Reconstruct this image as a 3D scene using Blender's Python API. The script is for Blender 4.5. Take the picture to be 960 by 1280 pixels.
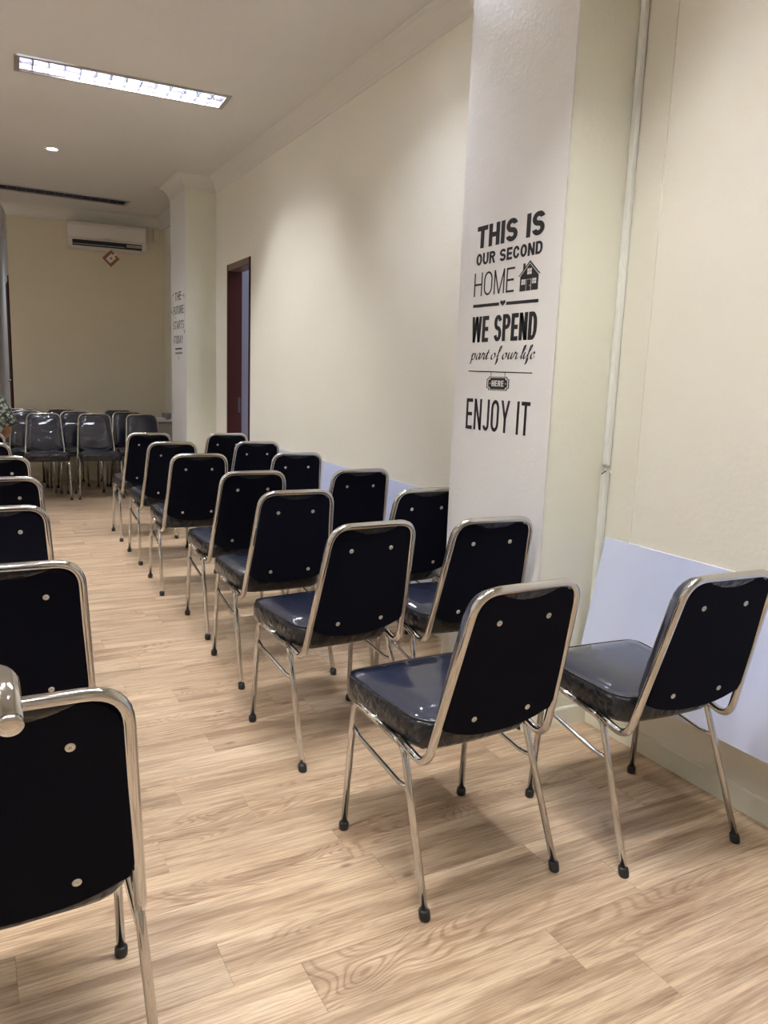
import bpy, bmesh, math, random
from mathutils import Vector, Matrix
random.seed(7)
H = 1.32            # eye height of the photographer (m); room figures below are given in multiples of it
sc = bpy.context.scene
for o in list(bpy.data.objects): bpy.data.objects.remove(o, do_unlink=True)
C = sc.collection

# ---------------------------------------------------------------- camera
cd = bpy.data.cameras.new('camera'); cam = bpy.data.objects.new('camera', cd); C.objects.link(cam)
YAW, PITCH, ROLL = 0.4955225, -0.168897, 0.036695
f = Vector((math.sin(YAW)*math.cos(PITCH), math.cos(YAW)*math.cos(PITCH), math.sin(PITCH)))
r = Vector((math.cos(YAW), -math.sin(YAW), 0)); u = r.cross(f)
r2 = math.cos(ROLL)*r + math.sin(ROLL)*u; u2 = -math.sin(ROLL)*r + math.cos(ROLL)*u
mw = Matrix.Identity(4)
for i in range(3):
    mw[i][0] = r2[i]; mw[i][1] = u2[i]; mw[i][2] = -f[i]
mw.translation = Vector((0, 0, H)); cam.matrix_world = mw
cd.sensor_fit = 'HORIZONTAL'; cd.sensor_width = 36; cd.lens = 957.945/960*36; cd.clip_start = .02
sc.camera = cam

# ---------------------------------------------------------------- world, light, exposure
w = bpy.data.worlds.new('world'); sc.world = w; w.use_nodes = True
w.node_tree.nodes['Background'].inputs[0].default_value = (.75, .8, .9, 1)
w.node_tree.nodes['Background'].inputs[1].default_value = .3
sc.view_settings.view_transform = 'Standard'; sc.view_settings.look = 'None'
sc.view_settings.gamma = 1; sc.view_settings.use_curve_mapping = False
sc.view_settings.exposure = 2.95
CEIL = 3.12
TUBE_W = 56.0        # emission of the fluorescent tubes
DOWN_W = 1.6         # watts of each downlight
FIX = [(0.965, 5.42, True), (0.965, 9.06, False), (0.965, 1.3, True), (-1.0, 5.42, True), (-1.0, 1.3, True)]  # the pair on the left is unseen, added to fill the room with light
FIX = [(x, y, on) for x, y, on in FIX]
DOWN = [(0.695, 7.31, True), (1.38, 3.30, True), (0.15, 0.1, True), (-0.9, 3.6, True), (-.9, 7.3, True), (-.35, 11.2, True)]  # the later entries are unseen lamps added to brighten room and passage

# ---------------------------------------------------------------- materials
def mat(name, col=(.8,.8,.8), rough=.5, metal=0., **kw):
    m = bpy.data.materials.new(name); m.use_nodes = True
    b = m.node_tree.nodes['Principled BSDF']
    b.inputs['Base Color'].default_value = (*col, 1); b.inputs['Roughness'].default_value = rough
    b.inputs['Metallic'].default_value = metal
    for k, v in kw.items():
        b.inputs[k.replace('_', ' ')].default_value = v
    return m
def N(m, t, **kw):
    n = m.node_tree.nodes.new(t)
    for k, v in kw.items():
        if k[0] == '_': n.inputs[k[1:].replace('_', ' ')].default_value = v
        else: setattr(n, k, v)
    return n
def L(m, a, ao, b, bi): m.node_tree.links.new(a.outputs[ao], b.inputs[bi])
def bump(m, scale, strength, dist=.002, detail=3, coords='Object', inp='Normal', vscale=None):
    b = m.node_tree.nodes['Principled BSDF']
    tc = N(m, 'ShaderNodeTexCoord'); mp = N(m, 'ShaderNodeMapping')
    if vscale: mp.inputs['Scale'].default_value = vscale
    n = N(m, 'ShaderNodeTexNoise', _Scale=scale, _Detail=detail); bp = N(m, 'ShaderNodeBump', _Strength=strength, _Distance=dist)
    L(m, tc, coords, mp, 'Vector'); L(m, mp, 'Vector', n, 'Vector'); L(m, n, 'Fac', bp, 'Height'); L(m, bp, 'Normal', b, inp)
    return bp
def paint(name, col, rough=.55):
    m = mat(name, col, rough)
    b = m.node_tree.nodes['Principled BSDF']
    tc = N(m, 'ShaderNodeTexCoord')
    n1 = N(m, 'ShaderNodeTexNoise', _Scale=55., _Detail=4.); n2 = N(m, 'ShaderNodeTexNoise', _Scale=6., _Detail=5.)
    L(m, tc, 'Object', n1, 'Vector'); L(m, tc, 'Object', n2, 'Vector')
    b1 = N(m, 'ShaderNodeBump', _Strength=.55, _Distance=.002); b2 = N(m, 'ShaderNodeBump', _Strength=.4, _Distance=.008)
    L(m, n1, 'Fac', b1, 'Height'); L(m, n2, 'Fac', b2, 'Height'); L(m, b1, 'Normal', b2, 'Normal'); L(m, b2, 'Normal', b, 'Normal')
    n3 = N(m, 'ShaderNodeTexNoise', _Scale=1.3, _Detail=4.); L(m, tc, 'Object', n3, 'Vector')
    mx = N(m, 'ShaderNodeMix', data_type='RGBA'); mx.inputs['A'].default_value = (col[0]*.95, col[1]*.95, col[2]*.93, 1); mx.inputs['B'].default_value = (*[min(1, c*1.03) for c in col], 1)
    L(m, n3, 'Fac', mx, 'Factor'); L(m, mx, 'Result', b, 'Base Color')
    return m
M = {}
M['wall'] = paint('wall_cream_paint', (.85, .825, .74))
M['wallp'] = paint('pillar_side_cream', (.78, .77, .66))
M['wallw'] = paint('pillar_aisle_offwhite', (.81, .80, .795), .34)  # paler, glossier off-white than the pillar sides; also on the passage wall
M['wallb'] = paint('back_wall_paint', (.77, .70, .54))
M['patch'] = paint('plaster_patch_paint', (.81, .785, .69))
M['ceil'] = paint('ceiling_paint', (.78, .76, .74), .6)
M['cornice'] = mat('cornice_plaster', (.77, .745, .70), .5)
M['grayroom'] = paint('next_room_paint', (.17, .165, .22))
M['chrome'] = mat('chrome', (.60, .595, .585), .08, 1.)
M['chrome_thin'] = M['chrome']
M['screw'] = mat('screw_zinc', (.72, .70, .62), .3, .85)
M['rubber'] = mat('black_rubber', (.015, .015, .016), .45)
M['board'] = mat('black_board', (.0022, .003, .009), .8, Specular_IOR_Level=.12)
# navy vinyl wrapped in clear film
m = mat('navy_vinyl_in_clear_film', (.010, .014, .034), .45, Specular_IOR_Level=.25, Coat_Weight=1., Coat_Roughness=.04, Coat_IOR=1.75)
bp = bump(m, 6, .35, .010, 2, inp='Coat Normal')
M['vinyl'] = m
m = mat('crumpled_clear_film', (.035, .037, .04), .3, Specular_IOR_Level=.2, Coat_Weight=.8, Coat_Roughness=.05, Coat_IOR=1.5)
b = m.node_tree.nodes['Principled BSDF']
tc = N(m, 'ShaderNodeTexCoord'); vo = N(m, 'ShaderNodeTexVoronoi', _Scale=28., feature='DISTANCE_TO_EDGE'); nz = N(m, 'ShaderNodeTexNoise', _Scale=40., _Detail=5.)
L(m, tc, 'Object', nz, 'Vector'); L(m, tc, 'Object', vo, 'Vector')
bb = N(m, 'ShaderNodeBump', _Strength=.6, _Distance=.01); bb2 = N(m, 'ShaderNodeBump', _Strength=.5, _Distance=.006)
L(m, vo, 'Distance', bb, 'Height'); L(m, nz, 'Fac', bb2, 'Height'); L(m, bb, 'Normal', bb2, 'Normal'); L(m, bb2, 'Normal', b, 'Normal'); L(m, bb2, 'Normal', b, 'Coat Normal')
cr = N(m, 'ShaderNodeValToRGB'); cr.color_ramp.elements[0].position = .58; cr.color_ramp.elements[0].color = (.006, .0065, .009, 1); cr.color_ramp.elements[1].position = .85; cr.color_ramp.elements[1].color = (.05, .05, .05, 1)  # pale flecks put crease highlights into the film's colour
L(m, nz, 'Fac', cr, 'Fac'); L(m, cr, 'Color', b, 'Base Color')
M['film'] = m
M['decal'] = mat('black_vinyl_lettering', (.012, .011, .016), .5)
M['decal_light'] = mat('light_cutout', (.72, .70, .66), .5)
M['board_white'] = mat('glossy_white_board', (.68, .75, 1.0), .22, Coat_Weight=.8, Coat_Roughness=.06)
M['batten'] = mat('raw_timber_batten', (.55, .43, .28), .7)
M['darkwood'] = mat('dark_red_wood', (.045, .008, .006), .6, Specular_IOR_Level=.15); bump(M['darkwood'], 20, .2, .002, vscale=(6, 6, .5))
M['doorleaf'] = mat('brown_door_frame', (.16, .09, .07), .4)
M['trunk'] = mat('white_plastic_trunking', (.80, .81, .76), .35)
M['acwhite'] = mat('aged_white_plastic', (.78, .74, .70), .3)
M['acdark'] = mat('dark_slot', (.02, .02, .04), .4)
M['paper'] = mat('paper_white', (.8, .76, .72), .8)
M['brown'] = mat('brown_card', (.33, .12, .05), .6)
M['steel'] = mat('fixture_steel', (.50, .48, .46), .35, .6)
M['louvre'] = mat('louvre_aluminium_lilac_sheen', (.050, .045, .070), .4, .1)  # lilac reflection on the blades put into the base colour
M['louvre_t'] = mat('louvre_aluminium_teal_sheen', (.035, .058, .060), .4, .1)  # teal reflection of the other blade row, also painted into the colour
M['refl'] = mat('white_reflector', (.24, .26, .30), .4, .1)
M['white'] = mat('white_laminate', (.72, .70, .68), .35)
M['greylam'] = mat('grey_laminate', (.40, .37, .31), .45)
M['clear'] = mat('clear_plastic', (.9, .9, .9), .08, Transmission_Weight=.8, IOR=1.3)
def emis(name, col, s):
    m = bpy.data.materials.new(name); m.use_nodes = True; nt = m.node_tree; nt.nodes.clear()
    e = nt.nodes.new('ShaderNodeEmission'); e.inputs[0].default_value = (*col, 1); e.inputs[1].default_value = s
    o = nt.nodes.new('ShaderNodeOutputMaterial'); nt.links.new(e.outputs[0], o.inputs[0]); return m
M['tube_on'] = emis('tube_glow', (1., .985, .965), TUBE_W)
M['tube_off'] = mat('tube_glass_off', (.6, .6, .58), .3)
M['lamp_on'] = emis('downlight_glow', (.80, .86, 1.), 40)
M['lamp_off'] = mat('downlight_off', (.6, .6, .6), .3)
# floor: printed oak planks
m = mat('oak_vinyl_plank', (.5, .4, .28), .36, Coat_Weight=.12, Coat_Roughness=.2); M['plank'] = m
b = m.node_tree.nodes['Principled BSDF']
tc = N(m, 'ShaderNodeTexCoord'); oi = N(m, 'ShaderNodeObjectInfo'); ge = N(m, 'ShaderNodeNewGeometry')
ad = N(m, 'ShaderNodeMath', operation='ADD'); fr = N(m, 'ShaderNodeMath', operation='FRACT')
L(m, oi, 'Random', ad, 0); L(m, ge, 'Random Per Island', ad, 1); L(m, ad, 0, fr, 0)
mu = N(m, 'ShaderNodeMath', operation='MULTIPLY'); mu.inputs[1].default_value = 37.; L(m, fr, 0, mu, 0)
cb = N(m, 'ShaderNodeCombineXYZ'); L(m, mu, 0, cb, 'Y'); L(m, mu, 0, cb, 'Z')
geo = N(m, 'ShaderNodeVectorMath', operation='ADD'); L(m, ge, 'Position', geo, 0); L(m, cb, 'Vector', geo, 1)
def mp(scale):
    q = N(m, 'ShaderNodeMapping'); q.inputs['Scale'].default_value = scale; L(m, geo, 0, q, 'Vector'); return q
m1 = mp((1.1, 9, 1)); n1 = N(m, 'ShaderNodeTexNoise', _Scale=1.6, _Detail=4., _Distortion=.8); L(m, m1, 'Vector', n1, 'Vector')     # broad tone streaks
m2 = mp((2.2, 60, 1)); n2 = N(m, 'ShaderNodeTexNoise', _Scale=2.6, _Detail=8., _Roughness=.72, _Distortion=.4); L(m, m2, 'Vector', n2, 'Vector')  # fine grain
m3 = mp((1.2, 6.5, 1)); n3 = N(m, 'ShaderNodeTexNoise', _Scale=1.1, _Detail=1., _Distortion=1.2); L(m, m3, 'Vector', n3, 'Vector')   # field whose contours draw the cathedral figure
mm = N(m, 'ShaderNodeMath', operation='MULTIPLY'); mm.inputs[1].default_value = 26.; L(m, n3, 'Fac', mm, 0)
sn = N(m, 'ShaderNodeMath', operation='SINE'); mm2 = N(m, 'ShaderNodeMath', operation='MULTIPLY'); mm2.inputs[1].default_value = 6.283; L(m, mm, 0, mm2, 0); L(m, mm2, 0, sn, 0)
ramp = N(m, 'ShaderNodeValToRGB'); e = ramp.color_ramp.elements
e[0].position = .30; e[0].color = (.40, .28, .18, 1); e[1].position = .72; e[1].color = (.735, .595, .43, 1)
x = e.new(.5); x.color = (.595, .45, .31, 1)
L(m, n1, 'Fac', ramp, 'Fac')
r2n = N(m, 'ShaderNodeValToRGB'); e = r2n.color_ramp.elements; e[0].position = .37; e[0].color = (.56, .48, .43, 1); e[1].position = .60; e[1].color = (1.06, 1.04, 1.0, 1)
L(m, n2, 'Fac', r2n, 'Fac')
x1 = N(m, 'ShaderNodeMix', data_type='RGBA', blend_type='MULTIPLY'); x1.inputs['Factor'].default_value = .85; L(m, ramp, 'Color', x1, 'A'); L(m, r2n, 'Color', x1, 'B')
r3 = N(m, 'ShaderNodeValToRGB'); e = r3.color_ramp.elements; e[0].position = .0; e[0].color = (.72, .64, .60, 1); e[1].position = .5; e[1].color = (1, 1, 1, 1)
sc1 = N(m, 'ShaderNodeMath', operation='MULTIPLY_ADD'); sc1.inputs[1].default_value = .5; sc1.inputs[2].default_value = .5; L(m, sn, 0, sc1, 0); L(m, sc1, 0, r3, 'Fac')
# figure only on patches
pm = mp((.9, 4, 1)); pn = N(m, 'ShaderNodeTexNoise', _Scale=.8, _Detail=1.); L(m, pm, 'Vector', pn, 'Vector')
pr = N(m, 'ShaderNodeMapRange'); pr.inputs['From Min'].default_value = .50; pr.inputs['From Max'].default_value = .64; L(m, pn, 'Fac', pr, 'Value')
x2 = N(m, 'ShaderNodeMix', data_type='RGBA', blend_type='MULTIPLY'); L(m, pr, 'Result', x2, 'Factor'); L(m, x1, 'Result', x2, 'A'); L(m, r3, 'Color', x2, 'B')
# knots
m4 = mp((3.0, 7.0, 1)); vk = N(m, 'ShaderNodeTexVoronoi', _Scale=1.0); L(m, m4, 'Vector', vk, 'Vector')
kr = N(m, 'ShaderNodeMapRange'); kr.inputs['From Min'].default_value = .03; kr.inputs['From Max'].default_value = .075; kr.inputs['To Min'].default_value = .65; kr.inputs['To Max'].default_value = 0; L(m, vk, 'Distance', kr, 'Value')
x3 = N(m, 'ShaderNodeMix', data_type='RGBA', blend_type='MIX'); x3.inputs['B'].default_value = (.17, .09, .055, 1); L(m, kr, 'Result', x3, 'Factor'); L(m, x2, 'Result', x3, 'A')
# each plank its own tone
tr = N(m, 'ShaderNodeMapRange'); tr.inputs['To Min'].default_value = .93; tr.inputs['To Max'].default_value = 1.05; L(m, fr, 0, tr, 'Value')
x4 = N(m, 'ShaderNodeVectorMath', operation='SCALE'); L(m, x3, 'Result', x4, 0); L(m, tr, 'Result', x4, 'Scale')
L(m, x4, 0, b, 'Base Color')
bpn = N(m, 'ShaderNodeBump', _Strength=.12, _Distance=.001); L(m, n2, 'Fac', bpn, 'Height'); L(m, bpn, 'Normal', b, 'Normal')
M['subfloor'] = mat('floor_joint', (.22, .15, .09), .8)
# batik cloth
m = mat('batik_cloth', (.3, .33, .25), .8); M['batik'] = m; b = m.node_tree.nodes['Principled BSDF']
tc = N(m, 'ShaderNodeTexCoord'); mpn = N(m, 'ShaderNodeMapping'); mpn.inputs['Rotation'].default_value = (.3, .8, .785)
vo = N(m, 'ShaderNodeTexVoronoi', _Scale=30., distance='CHEBYCHEV'); vo.inputs['Randomness'].default_value = .45
nz = N(m, 'ShaderNodeTexNoise', _Scale=90., _Detail=2.)
L(m, tc, 'Object', mpn, 'Vector'); L(m, mpn, 'Vector', vo, 'Vector'); L(m, tc, 'Object', nz, 'Vector')
ra = N(m, 'ShaderNodeValToRGB'); ra.color_ramp.interpolation = 'LINEAR'; e = ra.color_ramp.elements; e[0].position = .25; e[0].color = (.33, .37, .28, 1); e[1].position = .5; e[1].color = (.02, .025, .03, 1)
aa = N(m, 'ShaderNodeMath', operation='ADD'); bb = N(m, 'ShaderNodeMath', operation='MULTIPLY'); bb.inputs[1].default_value = .35
L(m, nz, 'Fac', bb, 0); L(m, vo, 'Distance', aa, 0); L(m, bb, 0, aa, 1)
sb = N(m, 'ShaderNodeMath', operation='SUBTRACT'); sb.inputs[1].default_value = .12; L(m, aa, 0, sb, 0); L(m, sb, 0, ra, 'Fac'); L(m, ra, 'Color', b, 'Base Color')
M['skin'] = mat('skin', (.40, .22, .11), .5, Subsurface_Weight=.05)
M['hair'] = mat('black_hair', (.012, .01, .009), .45)
M['trousers'] = mat('dark_trousers', (.03, .03, .035), .8)
M['eye'] = mat('eye_white', (.75, .73, .7), .2); M['iris'] = mat('iris', (.02, .012, .008), .2); M['lips'] = mat('lips', (.28, .10, .07), .4)

# ---------------------------------------------------------------- helpers
def link(name, me, material, parent=None, smooth=False):
    if material is not None and not me.materials: me.materials.append(material)
    o = bpy.data.objects.new(name, me); C.objects.link(o)
    if parent: o.parent = parent
    if smooth:
        for p in me.polygons: p.use_smooth = True
    return o
def mesh(name, V, F, material, parent=None, smooth=False):
    me = bpy.data.meshes.new(name); me.from_pydata([tuple(v) for v in V], [], F); me.validate(); me.update()
    return link(name, me, material, parent, smooth)
def from_bm(name, bm, material, parent=None, smooth=False):
    bmesh.ops.recalc_face_normals(bm, faces=bm.faces[:])
    me = bpy.data.meshes.new(name); bm.to_mesh(me); bm.free(); return link(name, me, material, parent, smooth)
def thing(name, label, cat, loc=(0, 0, 0), rz=0, group=None):
    o = bpy.data.objects.new(name, None); C.objects.link(o); o.location = loc; o.rotation_euler = (0, 0, rz); o.empty_display_size = .1
    tag(o, label, cat, group); return o
def tag(o, label, cat, group=None):
    o['label'] = label; o['category'] = cat
    if group: o['group'] = group
    return o
def struct(o): o['kind'] = 'structure'; return o
def box_bm(bm, x0, x1, y0, y1, z0, z1, bev=0):
    vs = [bm.verts.new((x, y, z)) for z in (z0, z1) for y in (y0, y1) for x in (x0, x1)]
    fs = [bm.faces.new([vs[i] for i in q]) for q in ((0, 2, 3, 1), (4, 5, 7, 6), (0, 1, 5, 4), (2, 6, 7, 3), (0, 4, 6, 2), (1, 3, 7, 5))]
    if bev:
        es = set(e for f_ in fs for e in f_.edges)
        bmesh.ops.bevel(bm, geom=list(es), offset=bev, segments=2, affect='EDGES', profile=.5)
def box(name, x0, x1, y0, y1, z0, z1, material, parent=None, bev=0):
    bm = bmesh.new(); box_bm(bm, x0, x1, y0, y1, z0, z1, bev); return from_bm(name, bm, material, parent)
def fillet(P, R, seg=6):
    """polyline through P with corner radii R"""
    P = [Vector(p) for p in P]; out = [P[0]]
    for i in range(1, len(P)-1):
        a, b_, c_ = P[i-1], P[i], P[i+1]; d1 = (a-b_).normalized(); d2 = (c_-b_).normalized(); rr = R[i] if isinstance(R, (list, tuple)) else R
        ang = d1.angle(d2); t = min(rr/math.tan(ang/2), (a-b_).length*.49, (c_-b_).length*.49)
        p0, p1 = b_+d1*t, b_+d2*t
        for k in range(seg+1):
            s = k/seg; out.append((1-s)**2*p0 + 2*s*(1-s)*b_ + s*s*p1)
    out.append(P[-1]); return out
def tube(name, pts, rad, material, parent=None, n=10, caps=True, flat=1.0):
    pts = [Vector(p) for p in pts]; V = []; F = []
    t0 = (pts[1]-pts[0]).normalized(); ref = Vector((0, 0, 1)) if abs(t0.z) < .9 else Vector((1, 0, 0))
    nrm = t0.cross(ref).normalized()
    for i, p in enumerate(pts):
        if i == 0: t = t0
        elif i == len(pts)-1: t = (pts[i]-pts[i-1]).normalized()
        else: t = ((pts[i]-pts[i-1]).normalized() + (pts[i+1]-pts[i]).normalized()).normalized()
        nrm = (nrm - t*nrm.dot(t)).normalized(); bi = t.cross(nrm)
        rr = rad[i] if isinstance(rad, (list, tuple)) else rad
        for k in range(n):
            a = 2*math.pi*k/n; V.append(p + nrm*math.cos(a)*rr + bi*math.sin(a)*rr*flat)
    for i in range(len(pts)-1):
        for k in range(n):
            a = i*n+k; b_ = i*n+(k+1) % n; F.append((a, b_, b_+n, a+n))
    if caps: F.append(tuple(range(n-1, -1, -1))); F.append(tuple((len(pts)-1)*n+k for k in range(n)))
    o = mesh(name, V, F, material, parent, True)
    if caps:
        for p in o.data.polygons:
            if len(p.vertices) == n and n > 4: p.use_smooth = False
    return o
def rings(name, R, material, parent=None, smooth=True, cap0=True, cap1=True):
    n = len(R[0]); V = [p for q in R for p in q]; F = []
    for i in range(len(R)-1):
        for k in range(n): a = i*n+k; b_ = i*n+(k+1) % n; F.append((a, b_, b_+n, a+n))
    if cap0: F.append(tuple(range(n-1, -1, -1)))
    if cap1: F.append(tuple((len(R)-1)*n+k for k in range(n)))
    return mesh(name, V, F, material, parent, smooth)
def grid_rect(name, us, vs, holes, fn, material, parent=None):
    """flat sheet in (u,v) cut by rectangular holes, solid cells only"""
    us = sorted(set(us)); vs = sorted(set(vs)); V = []; F = []; idx = {}
    def gv(a, b_):
        if (a, b_) not in idx: idx[(a, b_)] = len(V); V.append(fn(a, b_))
        return idx[(a, b_)]
    for i in range(len(us)-1):
        for j in range(len(vs)-1):
            uc, vc = (us[i]+us[i+1])/2, (vs[j]+vs[j+1])/2
            if any(h[0] < uc < h[1] and h[2] < vc < h[3] for h in holes): continue
            F.append((gv(us[i], vs[j]), gv(us[i+1], vs[j]), gv(us[i+1], vs[j+1]), gv(us[i], vs[j+1])))
    return mesh(name, V, F, material, parent)
def copy_tree(o, parent=None):
    c_ = o.copy(); C.objects.link(c_)
    if parent: c_.parent = parent
    for ch in o.children: copy_tree(ch, c_)
    return c_

# ---------------------------------------------------------------- setting
XW = 2.126; XC = 1.835; C1A, C1B = 2.166, 2.801; C2A, C2B = 7.483, 8.084
XL = .337*H; XLEFT = -1.75; YN = -1.6; YEND = 14.2
YB = lambda x: 7.45*H - .12*(x-H)
def wall_prism(name, poly, z0, z1, material):
    """vertical faces along a plan polyline (thin shell of real thickness)"""
    V = []; F = []
    for x, y in poly: V += [(x, y, z0), (x, y, z1)]
    for i in range(len(poly)-1): F.append((2*i, 2*i+2, 2*i+3, 2*i+1))
    return struct(mesh(name, V, F, material))
def wall_box(name, x0, x1, y0, y1, z0, z1, material): return struct(box(name, x0, x1, y0, y1, z0, z1, material))

# floor: recessed joint bed + planks
fl_ = struct(box('floor', XLEFT, XW+.12, YN, YEND, -.03, -.0022, M['subfloor']))
PW, PL, GAP = .152, .914, .0006
pl_me = {}
def plank_mesh(l):
    k = round(l, 3)
    if k not in pl_me:
        bm = bmesh.new(); c_ = .0004
        x0, x1, y0, y1 = GAP/2, l-GAP/2, GAP/2, PW-GAP/2
        lo = [bm.verts.new(p) for p in ((x0, y0, -.0022), (x1, y0, -.0022), (x1, y1, -.0022), (x0, y1, -.0022))]
        mi = [bm.verts.new(p) for p in ((x0, y0, -c_), (x1, y0, -c_), (x1, y1, -c_), (x0, y1, -c_))]
        hi = [bm.verts.new(p) for p in ((x0+c_, y0+c_, 0), (x1-c_, y0+c_, 0), (x1-c_, y1-c_, 0), (x0+c_, y1-c_, 0))]
        for a, b_ in ((lo, mi), (mi, hi)):
            for i in range(4): bm.faces.new((a[i], a[(i+1) % 4], b_[(i+1) % 4], b_[i]))
        bm.faces.new(hi); me = bpy.data.meshes.new('plank'); bm.to_mesh(me); bm.free(); me.materials.append(M['plank']); pl_me[k] = me
    return pl_me[k]
cells = []; y = YN; row = 0
offs = [.0, .38, .71, .2, .55, .86, .1, .47]
while y < YEND - PW:
    x = XLEFT - offs[row % 8]*PL - (row*.137 % .3); 
    while x < XW:
        x0 = max(x, XLEFT); x1 = min(x+PL, XW)
        if x1 - x0 > .03: cells.append((x0, y, x1-x0))
        x += PL
    y += PW; row += 1
near = [c_ for c_ in cells if -.1 < c_[1] < 6.4 and c_[0]+c_[2] > -.35 - .0*c_[1]]
near.sort(key=lambda c_: c_[1]); near = near[:295]; ns = set(near)
for x, y, l in near:
    o = bpy.data.objects.new('plank', plank_mesh(l)); C.objects.link(o); o.location = (x, y, 0); o.parent = fl_
V = []; F = []
for x, y, l in cells:
    if (x, y, l) in ns: continue
    me = plank_mesh(l); k = len(V)
    V += [(v.co.x+x, v.co.y+y, v.co.z) for v in me.vertices]; F += [tuple(i+k for i in p.vertices) for p in me.polygons]
o = mesh('plank_field', V, F, M['plank'], fl_); o['kind'] = 'stuff'

# ceiling with openings for the recessed fittings
FL, FW = 1.285, .27
holes = [(x-FL/2+.012, x+FL/2-.012, y-FW/2+.012, y+FW/2-.012) for x, y, on in FIX]
dh = [(x-.045, x+.045, y-.045, y+.045) for x, y, on in DOWN]
us = [XLEFT, XW+.12]; vs = [YN, YEND]
for h in holes+dh: us += h[:2]; vs += h[2:]
struct(grid_rect('ceiling', us, vs, holes+dh, lambda a, b_: (a, b_, CEIL), M['ceil']))

# right wall with the doorway (door_1)
DY0, DY1, DZ = 6.44, 7.10, 2.31
bm = bmesh.new()
for q in ((YN, DY0, 0, CEIL), (DY1, YEND, 0, CEIL), (DY0, DY1, DZ, CEIL)): box_bm(bm, XW, XW+.12, *q)
struct(from_bm('wall_right', bm, M['wall']))
wall_box('wall_pillar_near', XC+.002, XW+.02, C1A, C1B, 0, CEIL, M['wallp'])
struct(box('trim_1', XC, XC+.004, C1A, C1B, 0, CEIL, M['wallw']))  # thin off-white skin over the pillar's aisle face
wall_box('wall_pillar_far', XC+.002, XW+.02, C2A, C2B, 0, CEIL, M['wallp'])
struct(box('trim_2', XC, XC+.004, C2A, C2B, 0, CEIL, M['wallw']))  # same off-white skin on the far pillar
# back wall: slightly skewed slab, open passage to its left
V = [(XL, YB(XL), 0), (XW+.1, YB(XW+.1), 0), (XW+.1, YB(XW+.1)+.18, 0), (XL, YB(XL)+.18, 0)]
V += [(a, b_, CEIL) for a, b_, _ in V]
struct(mesh('wall_back', V, [(0, 1, 5, 4), (2, 3, 7, 6), (1, 2, 6, 5), (3, 0, 4, 7), (4, 5, 6, 7)], M['wallb']))
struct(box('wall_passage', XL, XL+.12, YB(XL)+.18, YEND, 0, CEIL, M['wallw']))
wall_prism('wall_left', [(XLEFT, YN), (XLEFT, YEND)], 0, CEIL, M['wall'])
wall_prism('wall_behind', [(XLEFT, YN), (XW, YN)], 0, CEIL, M['wall'])
wall_prism('wall_far_end', [(XLEFT, YEND), (XL, YEND)], 0, CEIL, M['wall'])
# raised strip of older plaster by the near corner
o = struct(box('trim_3', XW-.004, XW+.002, C1A-.155, C1A-.03, 0.0, CEIL, M['patch']))
# cornice: swept profile round the room
prof = [(.0, -.122), (.007, -.122), (.009, -.118), (.006, -.114), (.009, -.108), (.011, -.102), (.010, -.096), (.014, -.086), (.022, -.066), (.034, -.044), (.049, -.025), (.066, -.012), (.084, -.004), (.090, .002)]
plan = [(XW, YN), (XW, C1A), (XC, C1A), (XC, C1B), (XW, C1B), (XW, C2A), (XC, C2A), (XC, C2B), (XW, C2B), (XW, YB(XW)), (XL, YB(XL)), (XL, YEND)]
def sweep_trim(name, plan, prof, z, material):
    V = []; F = []; n = len(prof); P = [Vector(p) for p in plan]
    for i, p in enumerate(P):
        nr = []
        if i > 0: d = (p-P[i-1]).normalized(); nr.append(Vector((-d.y, d.x)))
        if i < len(P)-1: d = (P[i+1]-p).normalized(); nr.append(Vector((-d.y, d.x)))
        m_ = sum(nr, Vector((0, 0))).normalized(); s = 1/max(.3, m_.dot(nr[0]))
        for a, b_ in prof: V.append((p.x+m_.x*a*s, p.y+m_.y*a*s, z+b_))
    for i in range(len(P)-1):
        for k in range(n-1): F.append((i*n+k, (i+1)*n+k, (i+1)*n+k+1, i*n+k+1))
    return struct(mesh(name, V, F, material))
sweep_trim('trim_4', plan, prof, CEIL, M['cornice'])
bprof = [(.0, .0), (.008, .0), (.008, .072), (.004, .08), (.0, .08)]
sweep_trim('baseboard_right', [(XW, YN), (XW, C1A), (XC, C1A), (XC, C1B), (XW, C1B), (XW, DY0-.05)], bprof, 0, M['wallp'])
sweep_trim('baseboard_back', [(XW, DY1+.05), (XW, C2A), (XC, C2A), (XC, C2B), (XW, C2B), (XW, YB(XW)), (XL, YB(XL))], bprof, 0, M['wallb'])
# door_1: dark red frame, deep reveal, strike plate; the next room seen through it
dr = struct(bpy.data.objects.new('door_1', None)); C.objects.link(dr); dr.location = (XW, (DY0+DY1)/2, 0)
def dbox(name, x0, x1, y0, y1, z0, z1, mt, bev=.002):
    cx, cy = XW, (DY0+DY1)/2; return box(name, x0-cx, x1-cx, y0-cy, y1-cy, z0, z1, mt, dr, bev)
dbox('door_jamb', XW-.008, XW+.125, DY1-.035, DY1, 0, DZ, M['darkwood'])
dbox('door_jamb', XW-.008, XW+.125, DY0, DY0+.03, 0, DZ, M['darkwood'])
dbox('door_head', XW-.008, XW+.125, DY0+.03, DY1-.035, DZ-.055, DZ, M['doorleaf'])
hd = dbox('strike_plate', XW+.09, XW+.112, DY1-.037, DY1-.035, .98, 1.12, M['rubber'], .0005)
struct(box('wall_next_room', XW+.125, XW+1.3, DY1+.02, DY1+.1, 0, CEIL, M['grayroom']))
struct(box('wall_next_room_side', XW+1.3, XW+1.36, DY0-1.2, DY1+.1, 0, CEIL, M['grayroom']))
struct(box('floor_next_room', XW+.0, XW+1.36, DY0-1.2, DY1+.1, -.03, -.001, M['subfloor']))
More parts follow.
